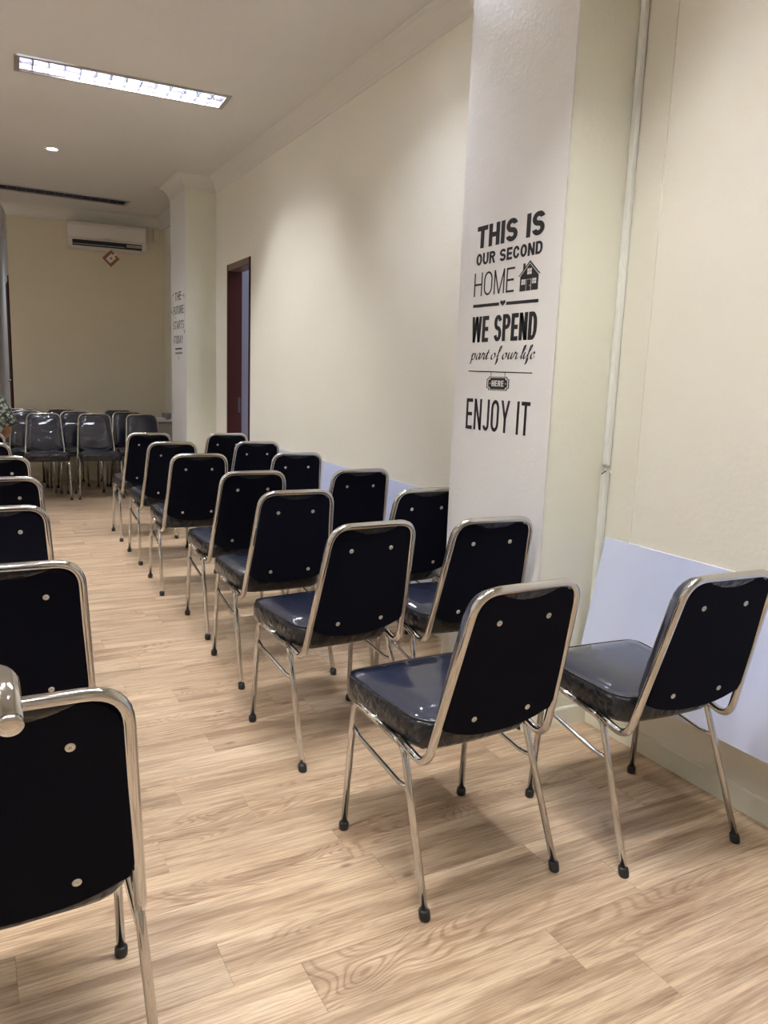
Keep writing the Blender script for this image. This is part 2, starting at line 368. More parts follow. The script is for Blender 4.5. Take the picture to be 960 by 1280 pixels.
# door_2: dark frame on the passage side of the back wall's end
d2 = struct(bpy.data.objects.new('door_2', None)); C.objects.link(d2); d2.location = (XL, YB(XL)+.12, 0)
box('door_jamb', -.012, .01, -.085, -.02, 0, 2.35, M['darkwood'], d2, .002)
box('door_panel', -.006, .01, -.02, .62, 0, 2.31, M['darkwood'], d2, .001)
box('door_knob', -.05, -.006, .0, .03, 1.16, 1.19, M['chrome'], d2, .008)

# ---------------------------------------------------------------- ceiling fittings
def fixture(x, y, on, label):
    t = thing('ceiling_light', label, 'ceiling light', (x, y, CEIL), 0, 'recessed louvred ceiling lights')
    if not on: pass
    bm = bmesh.new(); t_ = .012; zt = -.006
    for a in ((-FL/2, FL/2, -FW/2, -FW/2+.022), (-FL/2, FL/2, FW/2-.022, FW/2), (-FL/2, -FL/2+.03, -FW/2+.022, FW/2-.022), (FL/2-.03, FL/2, -FW/2+.022, FW/2-.022)):
        box_bm(bm, *a, -.008, .002)
    from_bm('frame', bm, M['steel'], t)
    bm = bmesh.new(); a, b_, h = FL/2-.014, FW/2-.014, .085   # the white tray above the ceiling, open below
    for q in ((-a, a, -b_-.004, -b_, -.0, h), (-a, a, b_, b_+.004, 0, h), (-a-.004, -a, -b_, b_, 0, h), (a, a+.004, -b_, b_, 0, h), (-a, a, -b_, b_, h, h+.004)): box_bm(bm, *q)
    from_bm('housing', bm, M['refl'], t)
    for s in (-1, 1):
        tube('fluorescent_tube', [(-.59, s*.058, .068), (.59, s*.058, .068)], .013, M['tube_on' if on else 'tube_off'], t, 10)
    # parabolic louvre: V-section long rails and cross blades
    def vee(p0, p1, w0, name, mt):   # inverted-V blade from p0 to p1
        d = (Vector(p1)-Vector(p0)).normalized(); nn = Vector((-d.y, d.x, 0))
        P0, P1 = Vector(p0), Vector(p1); V = []
        for p in (P0, P1): V += [p - nn*.0012 - Vector((0, 0, .002)), p + nn*.0012 - Vector((0, 0, .002)), p + nn*w0 + Vector((0, 0, .050)), p - nn*w0 + Vector((0, 0, .050))]
        return mesh(name, V, [(0, 1, 5, 4), (1, 2, 6, 5), (2, 3, 7, 6), (3, 0, 4, 7), (0, 3, 2, 1), (4, 5, 6, 7)], mt, t)
    vee((-a, 0, 0), (a, 0, 0), .012, 'louvre_rail', M['louvre'])
    vee((-a, -b_+.006, 0), (a, -b_+.006, 0), .006, 'louvre_rail', M['louvre']); vee((-a, b_-.006, 0), (a, b_-.006, 0), .006, 'louvre_rail', M['louvre'])
    nb = 14
    for i in range(1, nb):
        xx = -a + 2*a*i/nb
        vee((xx, -b_+.01, 0), (xx, -.004, 0), .013, 'louvre_blade', M['louvre_t'])
        vee((xx, .004, 0), (xx, b_-.01, 0), .013, 'louvre_blade', M['louvre'])
    return t
fl_lab = ['glowing louvred fluorescent fitting in the ceiling nearest the camera', 'unlit long louvred fitting in the ceiling by the air conditioner',
          'lit louvred ceiling fitting above the photographer, outside the picture', 'added louvred ceiling fitting over the left seats, unseen fill light', 'added louvred ceiling fitting at near left, unseen fill light']
for (x, y, on), lb in zip(FIX, fl_lab):
    t = fixture(x, y, on, lb)
    if lb.startswith('glowing'): t.rotation_euler.z = -.045
dl_lab = ['small round downlight shining in the ceiling before the unlit fitting', 'round downlight in the ceiling beside the right wall, above the frame', 'added round downlight above the camera, unseen fill light', 'added round downlight over the left seats, unseen fill light', 'added round downlight at far left, unseen fill light', 'added unseen downlight brightening the passage beside the back wall']
for (x, y, on), lb in zip(DOWN, dl_lab):
    t = thing('downlight', lb, 'downlight', (x, y, CEIL), 0, 'small round ceiling downlights')
    n = 24; R = []
    for rr, zz in ((.062, .001), (.060, -.004), (.048, -.006), (.040, -.002), (.036, .02), (.036, .05)):
        R.append([(rr*math.cos(2*math.pi*k/n), rr*math.sin(2*math.pi*k/n), zz) for k in range(n)])
    rings('trim_ring', R, M['acwhite'], t, cap0=False, cap1=False)
    R = [[(rr*math.cos(2*math.pi*k/n), rr*math.sin(2*math.pi*k/n), zz) for k in range(n)] for rr, zz in ((.036, .016), (.03, .010), (.012, .006))]
    rings('lens', R, M['lamp_on' if on else 'lamp_off'], t, cap0=True)
    if on:
        ld = bpy.data.lights.new('downlight_lamp', 'SPOT'); ld.energy = DOWN_W*4; ld.color = (.84, .88, 1.); ld.shadow_soft_size = .03; ld.spot_size = math.radians(125); ld.spot_blend = .8
        lo = bpy.data.objects.new('lamp', ld); C.objects.link(lo); lo.parent = t; lo.location = (0, 0, -.004)

# ---------------------------------------------------------------- chair (origin on the floor between the rear feet, +y = front)
def seat_outline(s, n_c=5):
    """rounded trapezoid, s = inset; front wide, rear narrower"""
    fx, rx, y0, y1 = .212-s, .186-s, .095+s, .485-s
    corners = [((rx, y0), .085), ((fx, y1), .05), ((-fx, y1), .05), ((-rx, y0), .085)]
    P = [Vector((c_[0][0], c_[0][1], 0)) for c_ in corners]; out = []
    for i in range(4):
        a, b_, c2 = P[i-1], P[i], P[(i+1) % 4]; rr = max(.02, corners[i][1]-s*.5)
        d1 = (a-b_).normalized(); d2 = (c2-b_).normalized(); t = rr/math.tan(d1.angle(d2)/2)
        p0, p1 = b_+d1*t, b_+d2*t
        for k in range(n_c+1):
            q = k/n_c; out.append((1-q)**2*p0 + 2*q*(1-q)*b_ + q*q*p1)
        # a mid point on each side gives the cushion its slight bow
        nx = P[(i+1) % 4]; e1 = nx + (b_-nx).normalized()*rr
        mid = (p1+e1)/2; cen = Vector((0, .29, 0)); out.append(mid + (mid-cen).normalized()*.004)
    return out
def slope(y): return .012*(y-.1)/.4
def back_pt(x, z, off=0):
    """point on the tilted plane of the backrest"""
    y0 = .034 + (z-.43)*(-.100/.422); tl = math.atan(.100/.422)
    return (x, y0 - off*math.cos(tl), z - off*math.sin(tl)*1.0)
def half_w(z): return .187 + (z-.43)*(-.031/.422)
def make_chair():
    t = thing('banquet_chair', '', 'chair')
    lr = .0098
    for s in (-1, 1):
        rear = fillet([(s*.2143, 0, .012), (s*.201, .152, .392), (s*.2005, .27, .402)], .045)
        tube('leg', rear, lr, M['chrome'], t, 10)
        front = fillet([(s*.2152, .4416, .012), (s*.203, .418, .418), (s*.2005, .27, .402)], .05)
        tube('leg', front, lr, M['chrome'], t, 10)
        st = fillet([(s*.2035, .427, .335), (s*.204, .385, .318), (s*.205, .165, .288), (s*.2055, .118, .292)], .02, 3)
        tube('stretcher', st, .0068, M['chrome'], t, 8)
    tube('seat_rail', [(-.2, .392, .404), (.2, .392, .404)], .008, M['chrome'], t, 8)
    tube('seat_rail', [(-.2, .175, .392), (.2, .175, .392)], .008, M['chrome'], t, 8)
    legs = [c_ for c_ in t.children if c_.name.split('.')[0] == 'leg']
    fp = [(-.2143, 0), (-.2152, .4416), (.2143, 0), (.2152, .4416)]
    cap = None
    for lg, (x, y) in zip(legs, fp):
        n = 12; R = []
        for rr, zz in ((.0125, .0), (.0145, .003), (.0150, .012), (.0145, .022), (.0120, .026)):
            R.append([(x+rr*math.cos(2*math.pi*k/n), y+rr*math.sin(2*math.pi*k/n)+(zz*.25 if y == 0 else -zz*.05), zz) for k in range(n)])
        rings('foot_cap', R, M['rubber'], lg)
    # back frame
    J = [(-.2005, .172, .402), (-.194, .058, .372), (-.156, -.0657, .852), (.156, -.0657, .852), (.194, .058, .372), (.2005, .172, .402)]
    tube('back_frame', fillet(J, [0, .055, .068, .068, .055, 0], 8), .0112, M['chrome'], t, 12)
    # black board of the back, rounded foot and a shallow dip under the top rail
    def board_outline(ins, n=10):
        pts = []; zb_side, zb_mid, zt = .476, .446, .842
        for k in range(n+1):             # bottom arc, left to right
            q = -1 + 2*k/n; x = q*(half_w(.46)-.028-ins)
            pts.append((x, zb_mid + (zb_side-zb_mid)*abs(q)**2.6 + ins))
        for zz, dx in ((.483, .012), (.505, .004)): pts.append((half_w(zz)-.003-ins-dx+.002, zz))
        for zz in (.6, .7, .78): pts.append((half_w(zz)-.003-ins, zz))
        rr = .062; cx, cz = half_w(.8)-.003-ins-rr, zt-ins-rr
        for k in range(6): a = math.pi/2*k/5; pts.append((cx+rr*math.cos(a), cz+rr*math.sin(a)))
        for q in (.6, .36, .2, 0, -.2, -.36, -.6): pts.append((q*cx, zt-ins-.013*max(0, 1-abs(q)/.45)))
        for k in range(6): a = math.pi/2*(1+k/5); pts.append((-cx+rr*math.cos(a), cz+rr*math.sin(a)))
        for zz in (.78, .7, .6): pts.append((-(half_w(zz)-.003-ins), zz))
        for zz, dx in ((.505, .004), (.483, .012)): pts.append((-(half_w(zz)-.003-ins-dx+.002), zz))
        return pts
    R = [[back_pt(x, z, o_) for x, z in board_outline(i_)] for i_, o_ in ((0, -.006), (0, .0005), (.0035, .0035))]
    bd = rings('backrest_panel', R, M['board'], t, smooth=False)
    for x, z in ((-.0769, .767), (.0769, .767), (-.0858, .5014), (.0858, .5014)):
        n = 12; c0 = Vector(back_pt(x, z, .0035)); nn = (Vector(back_pt(x, z, 1.0)) - Vector(back_pt(x, z, 0))).normalized()
        uu = Vector((1, 0, 0)); vv = nn.cross(uu); R = []
        for rr, h in ((.0078, .0), (.0078, .0010), (.0066, .0020), (.0030, .0022), (.0024, -.0005)):
            R.append([c0 + nn*h + uu*rr*math.cos(2*math.pi*k/n) + vv*rr*math.sin(2*math.pi*k/n) for k in range(n)])
        rings('screw', R, M['screw'], bd)
    # padded front of the back
    R = []
    for ins, off in ((.006, -.006), (.002, -.014), (.001, -.026), (.006, -.038), (.018, -.046), (.034, -.049), (.046, -.047), (.06, -.052), (.09, -.056)):
        zs = [(x*(1-ins*2.6), .64 + (z-.64)*(1-ins*2.3)) for x, z in board_outline(.001)]
        R.append([back_pt(x, z, off) for x, z in zs])
    rings('backrest_cushion', R, M['vinyl'], t)
    # film gathered under the top rail
    V = []; F = []; n = 14
    for k in range(n+1):
        q = -1+2*k/n; x = q*.085; dip = .020*(1-q*q)
        for zz, of in ((.845, .004), (.845-dip*.6, .006+.002*math.sin(k*2.1)), (.842-dip, .0042)): V.append(back_pt(x, zz, of))
    for k in range(n):
        for j in range(2): F.append((k*3+j, k*3+j+1, k*3+3+j+1, k*3+3+j))
    mesh('film_fold', V, F, M['film'], t, True)
    # seat
    R = []
    for ins, z in ((.03, .391), (.006, .392), (.0, .402), (-.002, .430), (.0, .456), (.007, .467), (.012, .466), (.022, .474), (.045, .483), (.08, .489), (.12, .492)):
        sy = 1
        R.append([(p.x, p.y, z+slope(p.y)) for p in seat_outline(max(ins, 0))] if ins >= 0 else [(p.x*1.012, .29+(p.y-.29)*1.01, z+slope(p.y)) for p in seat_outline(0)])
    st = rings('seat', R[5:], M['vinyl'], t, cap0=False)
    rings('seat_side', R[:7], M['film'], st, cap1=False)
    po = [(p.x, p.y, .4665+slope(p.y)) for p in seat_outline(.006)]; po.append(po[0]); 
    tube('piping', po, .003, M['film'], st, 6, caps=False)
    return t
proto = make_chair()
AISLE = {}
GR = 'rows of banquet chairs facing away'
rows = [
 # x/H, y/H, turn, label
 (.8728, 1.0989, .038, 'frontmost chair of the middle column, its whole back, seat and legs in view'),
 (1.318, 1.018, -.056, 'front chair on the far right, its glossy grey seat against the white board'),
 (.873, 1.7156, .070, 'second chair in the middle column, seen just behind the frontmost middle chair'),
 (.8937, 2.278, -.012, 'third chair from the camera in the middle column'),
 (.9212, 2.784, -.015, 'fourth chair from the camera in the middle column'),
 (.890, 3.438, -.046, 'fifth chair from the camera in the middle column'),
 (.911, 4.055, -.006, 'sixth chair from the camera in the middle column'),
 (.9167, 4.672, -.020, 'last and farthest chair of the middle column, at the aisle end'),
 (1.226, 1.683, -.05, 'chair in the right column half before the pillar with the large lettering'),
 (1.345, 2.222, .0, 'chair in the right column whose back is cut by the near pillar edge'),
 (1.366, 2.773, .0, 'fourth chair of the right column, its back before the far white board'),
 (1.358, 3.439, .0, 'fifth chair of the right column, at the start of the far white board'),
 (1.372, 4.065, .0, 'sixth chair of the right column, below the doorway'),
 (1.378, 4.65, .0, 'farthest chair of the right column, left of the doorway foot'),
 (.022, .909, .0, 'nearest chair at the lower left corner with film hanging under its black back'),
 (.048, 1.546, .0, 'second chair of the left column, its back above the nearest one'),
 (.039, 2.195, .0, 'third chair of the left column, cut by the left picture edge'),
 (.068, 2.778, .0, 'fourth chair of the left column, cut by the left picture edge'),
 (.074, 3.435, .0, 'fifth chair of the left column, only its rounded top corner in view'),
 (.030, 4.059, .0, 'sixth chair of the left column, a sliver of chrome at the left edge'),
 (.030, 4.70, .0, 'seventh chair of the left column, just before the seated person'),
 (.010, 5.32, .0, 'chair under the person in the patterned shirt'),
]
for i, (x, y, th, lb) in enumerate(rows):
    o = proto if i == 0 else copy_tree(proto)
    o.location = (x*H, y*H, 0); o.rotation_euler.z = th
    o['label'] = lb; o['category'] = 'chair'; o['group'] = GR
GF = 'banquet chairs at the back wall facing the camera'
facing = [
 (.505, 6.67, 'leftmost chair of the first row facing the camera at the back wall'),
 (.889, 6.67, 'middle chair of the first row facing the camera, bright glare on its back'),
 (1.2635, 6.65, 'right chair of the first row facing the camera, left of the white table'),
 (.4095, 7.03, 'second-row chair facing the camera, behind the leftmost front one'),
 (.7875, 7.03, 'second-row chair facing the camera, seen between the two left front ones'),
 (1.21, 7.007, 'second-row chair facing the camera, behind the right front one'),
 (.378, 7.39, 'rearmost chair by the back wall at far left, below the dark door frame'),
 (.7085, 7.39, 'rearmost chair by the back wall, second from the left'),
 (1.19, 7.364, 'rearmost chair by the back wall, nearest the far pillar'),
]
for i, (x, y, lb) in enumerate(facing):
    o = copy_tree(proto); o.location = (x*H, y*H, 0); o.rotation_euler.z = math.pi + (-.03, -.02, .02, .02, -.01, .03, 0, .01, 0)[i]
    o['label'] = lb; o['category'] = 'chair'; o['group'] = GF

# ---------------------------------------------------------------- white boards leaning along the right wall
def leaning_board(name, y0, y1, skew, label):
    t = thing(name, label, 'board', (XW, (y0+y1)/2, 0), 0, 'white boards along the right wall')
    cy = (y0+y1)/2
    xt, xb, zt, zb = XW-.018, XW-.085, .765, .240
    V = []
    for x, z, dy in ((xt, zt, 0), (xb, zb, skew)):
        for yy in (y0+0*dy, y1+dy):
            V += [(x-XW, yy-cy, z), (x-XW+.006, yy-cy, z+.001)]
    #   0,1 top y0 | 2,3 top y1 | 4,5 bottom y0 | 6,7 bottom y1
    mesh('board_sheet', V, [(0, 2, 6, 4), (1, 5, 7, 3), (0, 1, 3, 2), (4, 6, 7, 5), (2, 3, 7, 6), (0, 4, 5, 1)], M['board_white'], t)
    box('batten', xb-XW+.008, -.001, y0-cy+.1, y1-cy-.12, zb+.02, zb+.045, M['batten'], t)
    box('batten', xt-XW+.008, 0, y0-cy+.1, y1-cy-.12, zt-.03, zt-.005, M['batten'], t)
    return t
leaning_board('white_board', -.30, 1.606*H, .030, 'long glossy white board leaning on the wall behind the front right chair')
leaning_board('white_board', 2.465*H, 4.33*H, .0, 'long glossy white board on the right wall beyond the near pillar')

# ---------------------------------------------------------------- cable trunking in the near corner
def trunk(name, z0, z1, dx, label):
    t = thing(name, label, 'cable duct', (XW-.0045, C1A-.0005, z0), 0)
    h = z1-z0
    bm = bmesh.new(); box_bm(bm, -.016-dx, -.0002-dx*0, -.026, -.0, 0, h, .0015); from_bm('duct_base', bm, M['trunk'], t)
    bm = bmesh.new(); box_bm(bm, -.020-dx, -.014-dx, -.024, -.003, .004, h-.002, .0012); from_bm('duct_cover', bm, M['trunk'], t)
    return t
trunk('cable_trunking', 1.035, CEIL-.125, .0, 'upper length of white cable duct running up the near pillar corner')
trunk('cable_trunking', .085, 1.012, .003, 'lower length of white cable duct, below the broken joint')
t = thing('cable_stub', 'frayed cable ends poking out of the break in the duct', 'cable', (XW-.012, C1A-.014, 1.02), 0)
for k, (a, b_) in enumerate((((-.006, -.004, -.004), (-.03, -.012, -.012)), ((0, 0, .0), (.008, -.02, -.008)), ((-.004, -.002, .006), (-.022, -.016, .0)))):
    tube('wire', fillet([(0, 0, -.02+.004*k), a, b_, (b_[0]-.006, b_[1]-.004, b_[2]-.002)], .004, 3), .0022, M['trunk' if k else 'rubber'], t, 6)

# ---------------------------------------------------------------- lettering
# block capitals drawn as stems, bars and arcs in a unit-high box; tx = stem width, ty = bar height
def cap_glyph(ch, w, tx, ty):
    P = []
    def rect(x0, y0, x1, y1): P.append([(x0, y0), (x1, y0), (x1, y1), (x0, y1)])
    def dia(x0, y0, x1, y1, t=None):   # slanted stem of horizontal width t from (x0,y0) to (x1,y1), x = left edge
        t = t or tx; P.append([(x0, y0), (x0+t, y0), (x1+t, y1), (x1, y1)])
    def arc(cx, cy, rx, ry, a0, a1, n=12):
        a0, a1 = math.radians(a0), math.radians(a1); pr = None
        for k in range(n+1):
            a = a0+(a1-a0)*k/n; c_, s_ = math.cos(a), math.sin(a)
            q = ((cx+rx*c_, cy+ry*s_), (cx+(rx-tx)*c_, cy+(ry-ty)*s_))
            if pr: P.append([pr[0], q[0], q[1], pr[1]])
            pr = q
    if ch == 'I': w = tx; rect(0, 0, tx, 1)
    elif ch == 'T': rect(0, 1-ty, w, 1); rect(w/2-tx/2, 0, w/2+tx/2, 1-ty)
    elif ch == 'H': rect(0, 0, tx, 1); rect(w-tx, 0, w, 1); rect(tx, .5-ty/2, w-tx, .5+ty/2)
    elif ch in 'EF':
        w *= .88; rect(0, 0, tx, 1); rect(tx, 1-ty, w, 1); rect(tx, .5-ty/2, w*.93, .5+ty/2)
        if ch == 'E': rect(tx, 0, w, ty)
    elif ch == 'N': rect(0, 0, tx, 1); rect(w-tx, 0, w, 1); dia(w-tx, 0, 0, 1)
    elif ch == 'M': w *= 1.2; rect(0, 0, tx, 1); rect(w-tx, 0, w, 1); dia(w/2-tx/2, 0, 0, 1); dia(w/2-tx/2, 0, w-tx, 1)
    elif ch == 'W':
        w *= 1.35; t = tx*.86; q = w/4
        dia(q-t/2, 0, 0, 1, t); dia(q-t/2, 0, w/2-t/2, 1, t); dia(3*q-t/2, 0, w/2-t/2, 1, t); dia(3*q-t/2, 0, w-t, 1, t)
    elif ch == 'Y': w *= 1.08; rect(w/2-tx/2, 0, w/2+tx/2, .42); dia(w/2-tx/2, .42, 0, 1); dia(w/2-tx/2, .42, w-tx, 1)
    elif ch == 'A': w *= 1.08; dia(0, 0, w/2-tx/2, 1); dia(w-tx, 0, w/2-tx/2, 1); rect(w*.25, .22, w*.75, .22+ty)
    elif ch == 'O':
        r_ = min(.5, w/2*1.35); arc(w/2, 1-r_, w/2, r_, 0, 180); arc(w/2, r_, w/2, r_, 180, 360)
        if r_ < .5: rect(0, r_, tx, 1-r_); rect(w-tx, r_, w, 1-r_)
    elif ch == 'U': r_ = min(.5, w/2*1.2); arc(w/2, r_, w/2, r_, 180, 360); rect(0, r_, tx, 1); rect(w-tx, r_, w, 1)
    elif ch == 'J': w *= .8; r_ = w/2*1.15; arc(w/2, r_, w/2, r_, 190, 360); rect(w-tx, r_, w, 1)
    elif ch == 'C':
        r_ = min(.5, w/2*1.35); arc(w/2, 1-r_, w/2, r_, 18, 180); arc(w/2, r_, w/2, r_, 180, 342)
        if r_ < .5: rect(0, r_, tx, 1-r_)
    elif ch == 'D': rect(0, 0, tx, 1); rect(tx, 0, w*.45, ty); rect(tx, 1-ty, w*.45, 1); r_ = .42; arc(w*.45, 1-r_, w*.55, r_, 0, 90); arc(w*.45, r_, w*.55, r_, 270, 360); rect(w-tx, r_, w, 1-r_)
    elif ch in 'PR':
        rect(0, 0, tx, 1); r_ = (.56+0)/2; cy = 1-r_; rect(tx, 1-ty, w*.5, 1); rect(tx, 1-2*r_, w*.5, 1-2*r_+ty); arc(w*.5, cy, w*.5, r_, -90, 90)
        if ch == 'R': dia(w-tx*.95, 0, w*.42, .46)
    elif ch == 'S': r1 = (.5+ty/2)/2; arc(w/2, 1-r1, w/2, r1, 15, 270); arc(w/2, r1, w/2, r1, -165, 90)
    return P, w
def caps_text(name, s, ya, yb, z0, z1, x, wt, mt, parent, org):
    """block capitals stretched into the box ya (left) .. yb (right), z0 .. z1 on a face looking to -X; one part per word"""
    w, tx, ty, gap = wt; words = []; cx = 0
    for word in s.split(' '):
        polys = []
        for ch in word:
            P, a = cap_glyph(ch, w, tx, ty)
            polys += [[(px_+cx, py_) for px_, py_ in q] for q in P]; cx += a+gap
        words.append(polys); cx += w*.62
    cx -= gap + w*.62
    for polys in words:
        V = []; F = []
        for q in polys:
            F.append(tuple(range(len(V), len(V)+len(q))))
            V += [(x-org[0], ya+(yb-ya)*px_/cx-org[1], z0+(z1-z0)*py_-org[2]) for px_, py_ in q]
        mesh(name, V, F, mt, parent)
def poly(name, pts, x, mt, parent, org):
    return mesh(name, [(x-org[0], a-org[1], b_-org[2]) for a, b_ in pts], [tuple(range(len(pts)))], mt, parent)
X0 = XC - .0007
org = (X0, 2.485, 1.55)
t = thing('wall_lettering', 'large black lettering THIS IS OUR SECOND HOME on the near pillar', 'wall lettering', org)
D = M['decal']
caps_text('word', 'THIS IS', 2.687, 2.268, 1.859, 1.944, X0, (.66, .225, .215, .075), D, t, org)
caps_text('word', 'OUR SECOND', 2.685, 2.272, 1.793, 1.839, X0, (.72, .235, .21, .09), D, t, org)
caps_text('word', 'HOME', 2.691, 2.426, 1.672, 1.764, X0, (.52, .075, .085, .10), D, t, org)
caps_text('word', 'WE SPEND', 2.690, 2.274, 1.490, 1.592, X0, (.50, .20, .16, .05), D, t, org)
caps_text('word', 'ENJOY IT', 2.700, 2.280, 1.137, 1.263, X0, (.42, .115, .115, .09), D, t, org)
# house emblem
def hy(a): return 2.398 - a*.122
def hz(b_): return 1.669 + b_*.106
body = poly('house_emblem', [(hy(.06), hz(0)), (hy(.94), hz(0)), (hy(.94), hz(.55)), (hy(.5), hz(.97)), (hy(.06), hz(.55))], X0, D, t, org)
poly('roof_line', [(hy(-.02), hz(.53)), (hy(.5), hz(1.02)), (hy(1.02), hz(.53)), (hy(1.0), hz(.50)), (hy(.5), hz(.97)), (hy(0), hz(.50))], X0-.0003, D, body, org)
poly('roof_gap', [(hy(.04), hz(.51)), (hy(.5), hz(.945)), (hy(.96), hz(.51)), (hy(.96), hz(.48)), (hy(.5), hz(.915)), (hy(.04), hz(.48))], X0-.0005, M['decal_light'], body, org)
poly('chimney', [(hy(.18), hz(.66)), (hy(.18), hz(.94)), (hy(.29), hz(.94)), (hy(.29), hz(.76))], X0-.0003, D, body, org)
def pane(a0, a1, b0, b1):
    poly('window_pane', [(hy(a0), hz(b0)), (hy(a1), hz(b0)), (hy(a1), hz(b1)), (hy(a0), hz(b1))], X0-.0008, M['decal_light'], body, org)
for a, b_, s in ((.40, .55, .095), (.14, .22, .085), (.66, .22, .085)):
    for i in range(2):
        for j in range(2): pane(a+i*(s+.015), a+i*(s+.015)+s, b_+j*(s+.01), b_+j*(s+.01)+s)
for q in (((.37, .375, 0, .38)), ((.60, .61, 0, .38)), ((.37, .61, .375, .385))): pane(q[0]-.006, q[1]+.006, q[2], q[3])
poly('door_knob_mark', [(hy(.55+.02*math.cos(k)), hz(.17+.025*math.sin(k))) for k in (0, 1.05, 2.1, 3.14, 4.2, 5.2)], X0-.0008, M['decal_light'], body, org)
poly('rule', [(2.691, 1.629), (2.514, 1.627), (2.514, 1.639), (2.691, 1.641)], X0, D, t, org)
poly('rule', [(2.468, 1.626), (2.275, 1.623), (2.275, 1.635), (2.468, 1.638)], X0, D, t, org)
hp = []
for k in range(24):
    a = 2*math.pi*k/24; hp.append((2.490-.0011*16*math.sin(a)**3, 1.636+.0008*(13*math.cos(a)-5*math.cos(2*a)-2*math.cos(3*a)-math.cos(4*a))))
poly('heart', hp, X0, D, t, org)
poly('rule', [(2.699, 1.3725), (2.283, 1.3675), (2.283, 1.3715), (2.699, 1.3765)], X0, D, t, org)
# script line, pen strokes of a slanted broad nib
G = {
 'p': ([[(.0, .5), (.18, .8), (.3, 1.05), (.2, .5), (.02, -.72)], [(.2, .55), (.42, .95), (.62, 1.0), (.75, .75), (.66, .25), (.42, .0), (.2, .12)], [(.6, .05), (.95, .25)]], .95),
 'a': ([[(.76, .85), (.5, 1.0), (.2, .75), (.08, .3), (.2, .0), (.42, .12), (.66, .6), (.8, 1.0)], [(.8, 1.0), (.68, .4), (.7, .06), (.85, .05), (1.02, .3)]], 1.0),
 'r': ([[(.0, .3), (.2, .85), (.27, 1.12), (.35, .9), (.62, .88)], [(.62, .88), (.5, .4), (.52, .06), (.66, .03), (.85, .3)]], .82),
 't': ([[(.0, .3), (.3, 1.0), (.46, 1.55)], [(.46, 1.55), (.25, .6), (.2, .12), (.34, .02), (.6, .3)], [(.05, 1.02), (.62, 1.05)]], .6),
 'o': ([[(.5, 1.0), (.2, .8), (.06, .35), (.18, .02), (.42, .05), (.66, .4), (.68, .8), (.5, 1.0)], [(.6, .9), (.75, .8), (.98, .95)]], .95),
 'f': ([[(.0, .35), (.35, .9), (.66, 1.6), (.68, 2.0), (.5, 1.95), (.38, 1.3), (.2, .1), (.08, -.7), (.0, -.75)], [(.0, -.72), (.14, -.75), (.3, -.2), (.34, .1), (.62, .3)]], .66),
 'u': ([[(.0, .3), (.22, 1.0)], [(.22, 1.0), (.1, .4), (.16, .03), (.36, .08), (.6, .55), (.72, 1.0)], [(.72, 1.0), (.6, .4), (.64, .05), (.78, .05), (.95, .3)]], .92),
 'l': ([[(.0, .3), (.35, 1.0), (.56, 1.7), (.54, 2.02), (.4, 1.9), (.24, 1.0), (.14, .3), (.22, .02), (.45, .28)]], .46),
 'i': ([[(.0, .3), (.2, 1.0)], [(.2, 1.0), (.1, .4), (.14, .04), (.28, .04), (.46, .3)], [(.3, 1.42), (.33, 1.52)]], .46),
 'e': ([[(.0, .3), (.2, .42), (.5, .6), (.6, .85), (.45, 1.02), (.2, .8), (.08, .35), (.2, .02), (.45, .08), (.68, .38)]], .7),
 ' ': ([], .42)}
def catmull(P, n=5):
    P = [P[0]]+list(P)+[P[-1]]; out = []
    for i in range(1, len(P)-2):
        for k in range(n):
            s = k/n; out.append(tuple(.5*((2*P[i][d]) + (-P[i-1][d]+P[i+1][d])*s + (2*P[i-1][d]-5*P[i][d]+4*P[i+1][d]-P[i+2][d])*s*s + (-P[i-1][d]+3*P[i][d]-3*P[i+1][d]+P[i+2][d])*s**3) for d in (0, 1)))
    out.append(tuple(P[-2])); return out
V = []; F = []; cx = 0
for ch in 'part of our life':
    st, adv = G[ch]
    for s in st:
        pts = catmull(s)
        k0 = len(V)
        for px_, py_ in pts:
            for sg in (-1, 1):
                V.append((cx+px_ + .12*py_*1.0 + sg*.115, py_ + sg*.07))
        for k in range(len(pts)-1): F.append((k0+2*k, k0+2*k+1, k0+2*k+3, k0+2*k+2))
    cx += adv
xs = [v[0] for v in V]; wsc = (2.694-2.272)/(max(xs)-min(xs)); zsc = .0250
mesh('script_line', [(0, 2.694-(v[0]-min(xs))*wsc-org[1], 1.421+v[1]*zsc-org[2]) for v in V], F, D, t)
# hanging plaque HERE
def plaque(s, x, mt, nm, par):
    w2, h2, n_ = .074*s, .027*s, .014
    pts = [(-w2+n_, -h2), (w2-n_, -h2), (w2-n_*.8, -h2+n_*.5), (w2, -h2+n_*.7), (w2, h2-n_*.7), (w2-n_*.8, h2-n_*.5), (w2-n_, h2), (-w2+n_, h2), (-w2+n_*.8, h2-n_*.5), (-w2, h2-n_*.7), (-w2, -h2+n_*.7), (-w2+n_*.8, -h2+n_*.5)]
    return poly(nm, [(2.492-a, 1.327+b_) for a, b_ in pts], x, mt, par, org)
pq = plaque(1.0, X0, D, 'plaque_mark', t); plaque(.92, X0-.0003, M['decal_light'], 'plaque_outline', pq); plaque(.84, X0-.0006, D, 'plaque_field', pq)
caps_text('plaque_text', 'HERE', 2.531, 2.452, 1.316, 1.339, X0-.0009, (.6, .22, .18, .12), M['decal_light'], pq, org)
for yy in (2.541, 2.440): poly('plaque_dot', [(yy+.003*math.cos(k*1.05), 1.327+.003*math.sin(k*1.05)) for k in range(6)], X0-.0009, M['decal_light'], pq, org)
for yy in (2.539, 2.448): poly('hanger', [(yy+.0018, 1.352), (yy-.0018, 1.352), (yy-.0018, 1.371), (yy+.0018, 1.371)], X0, D, t, org)
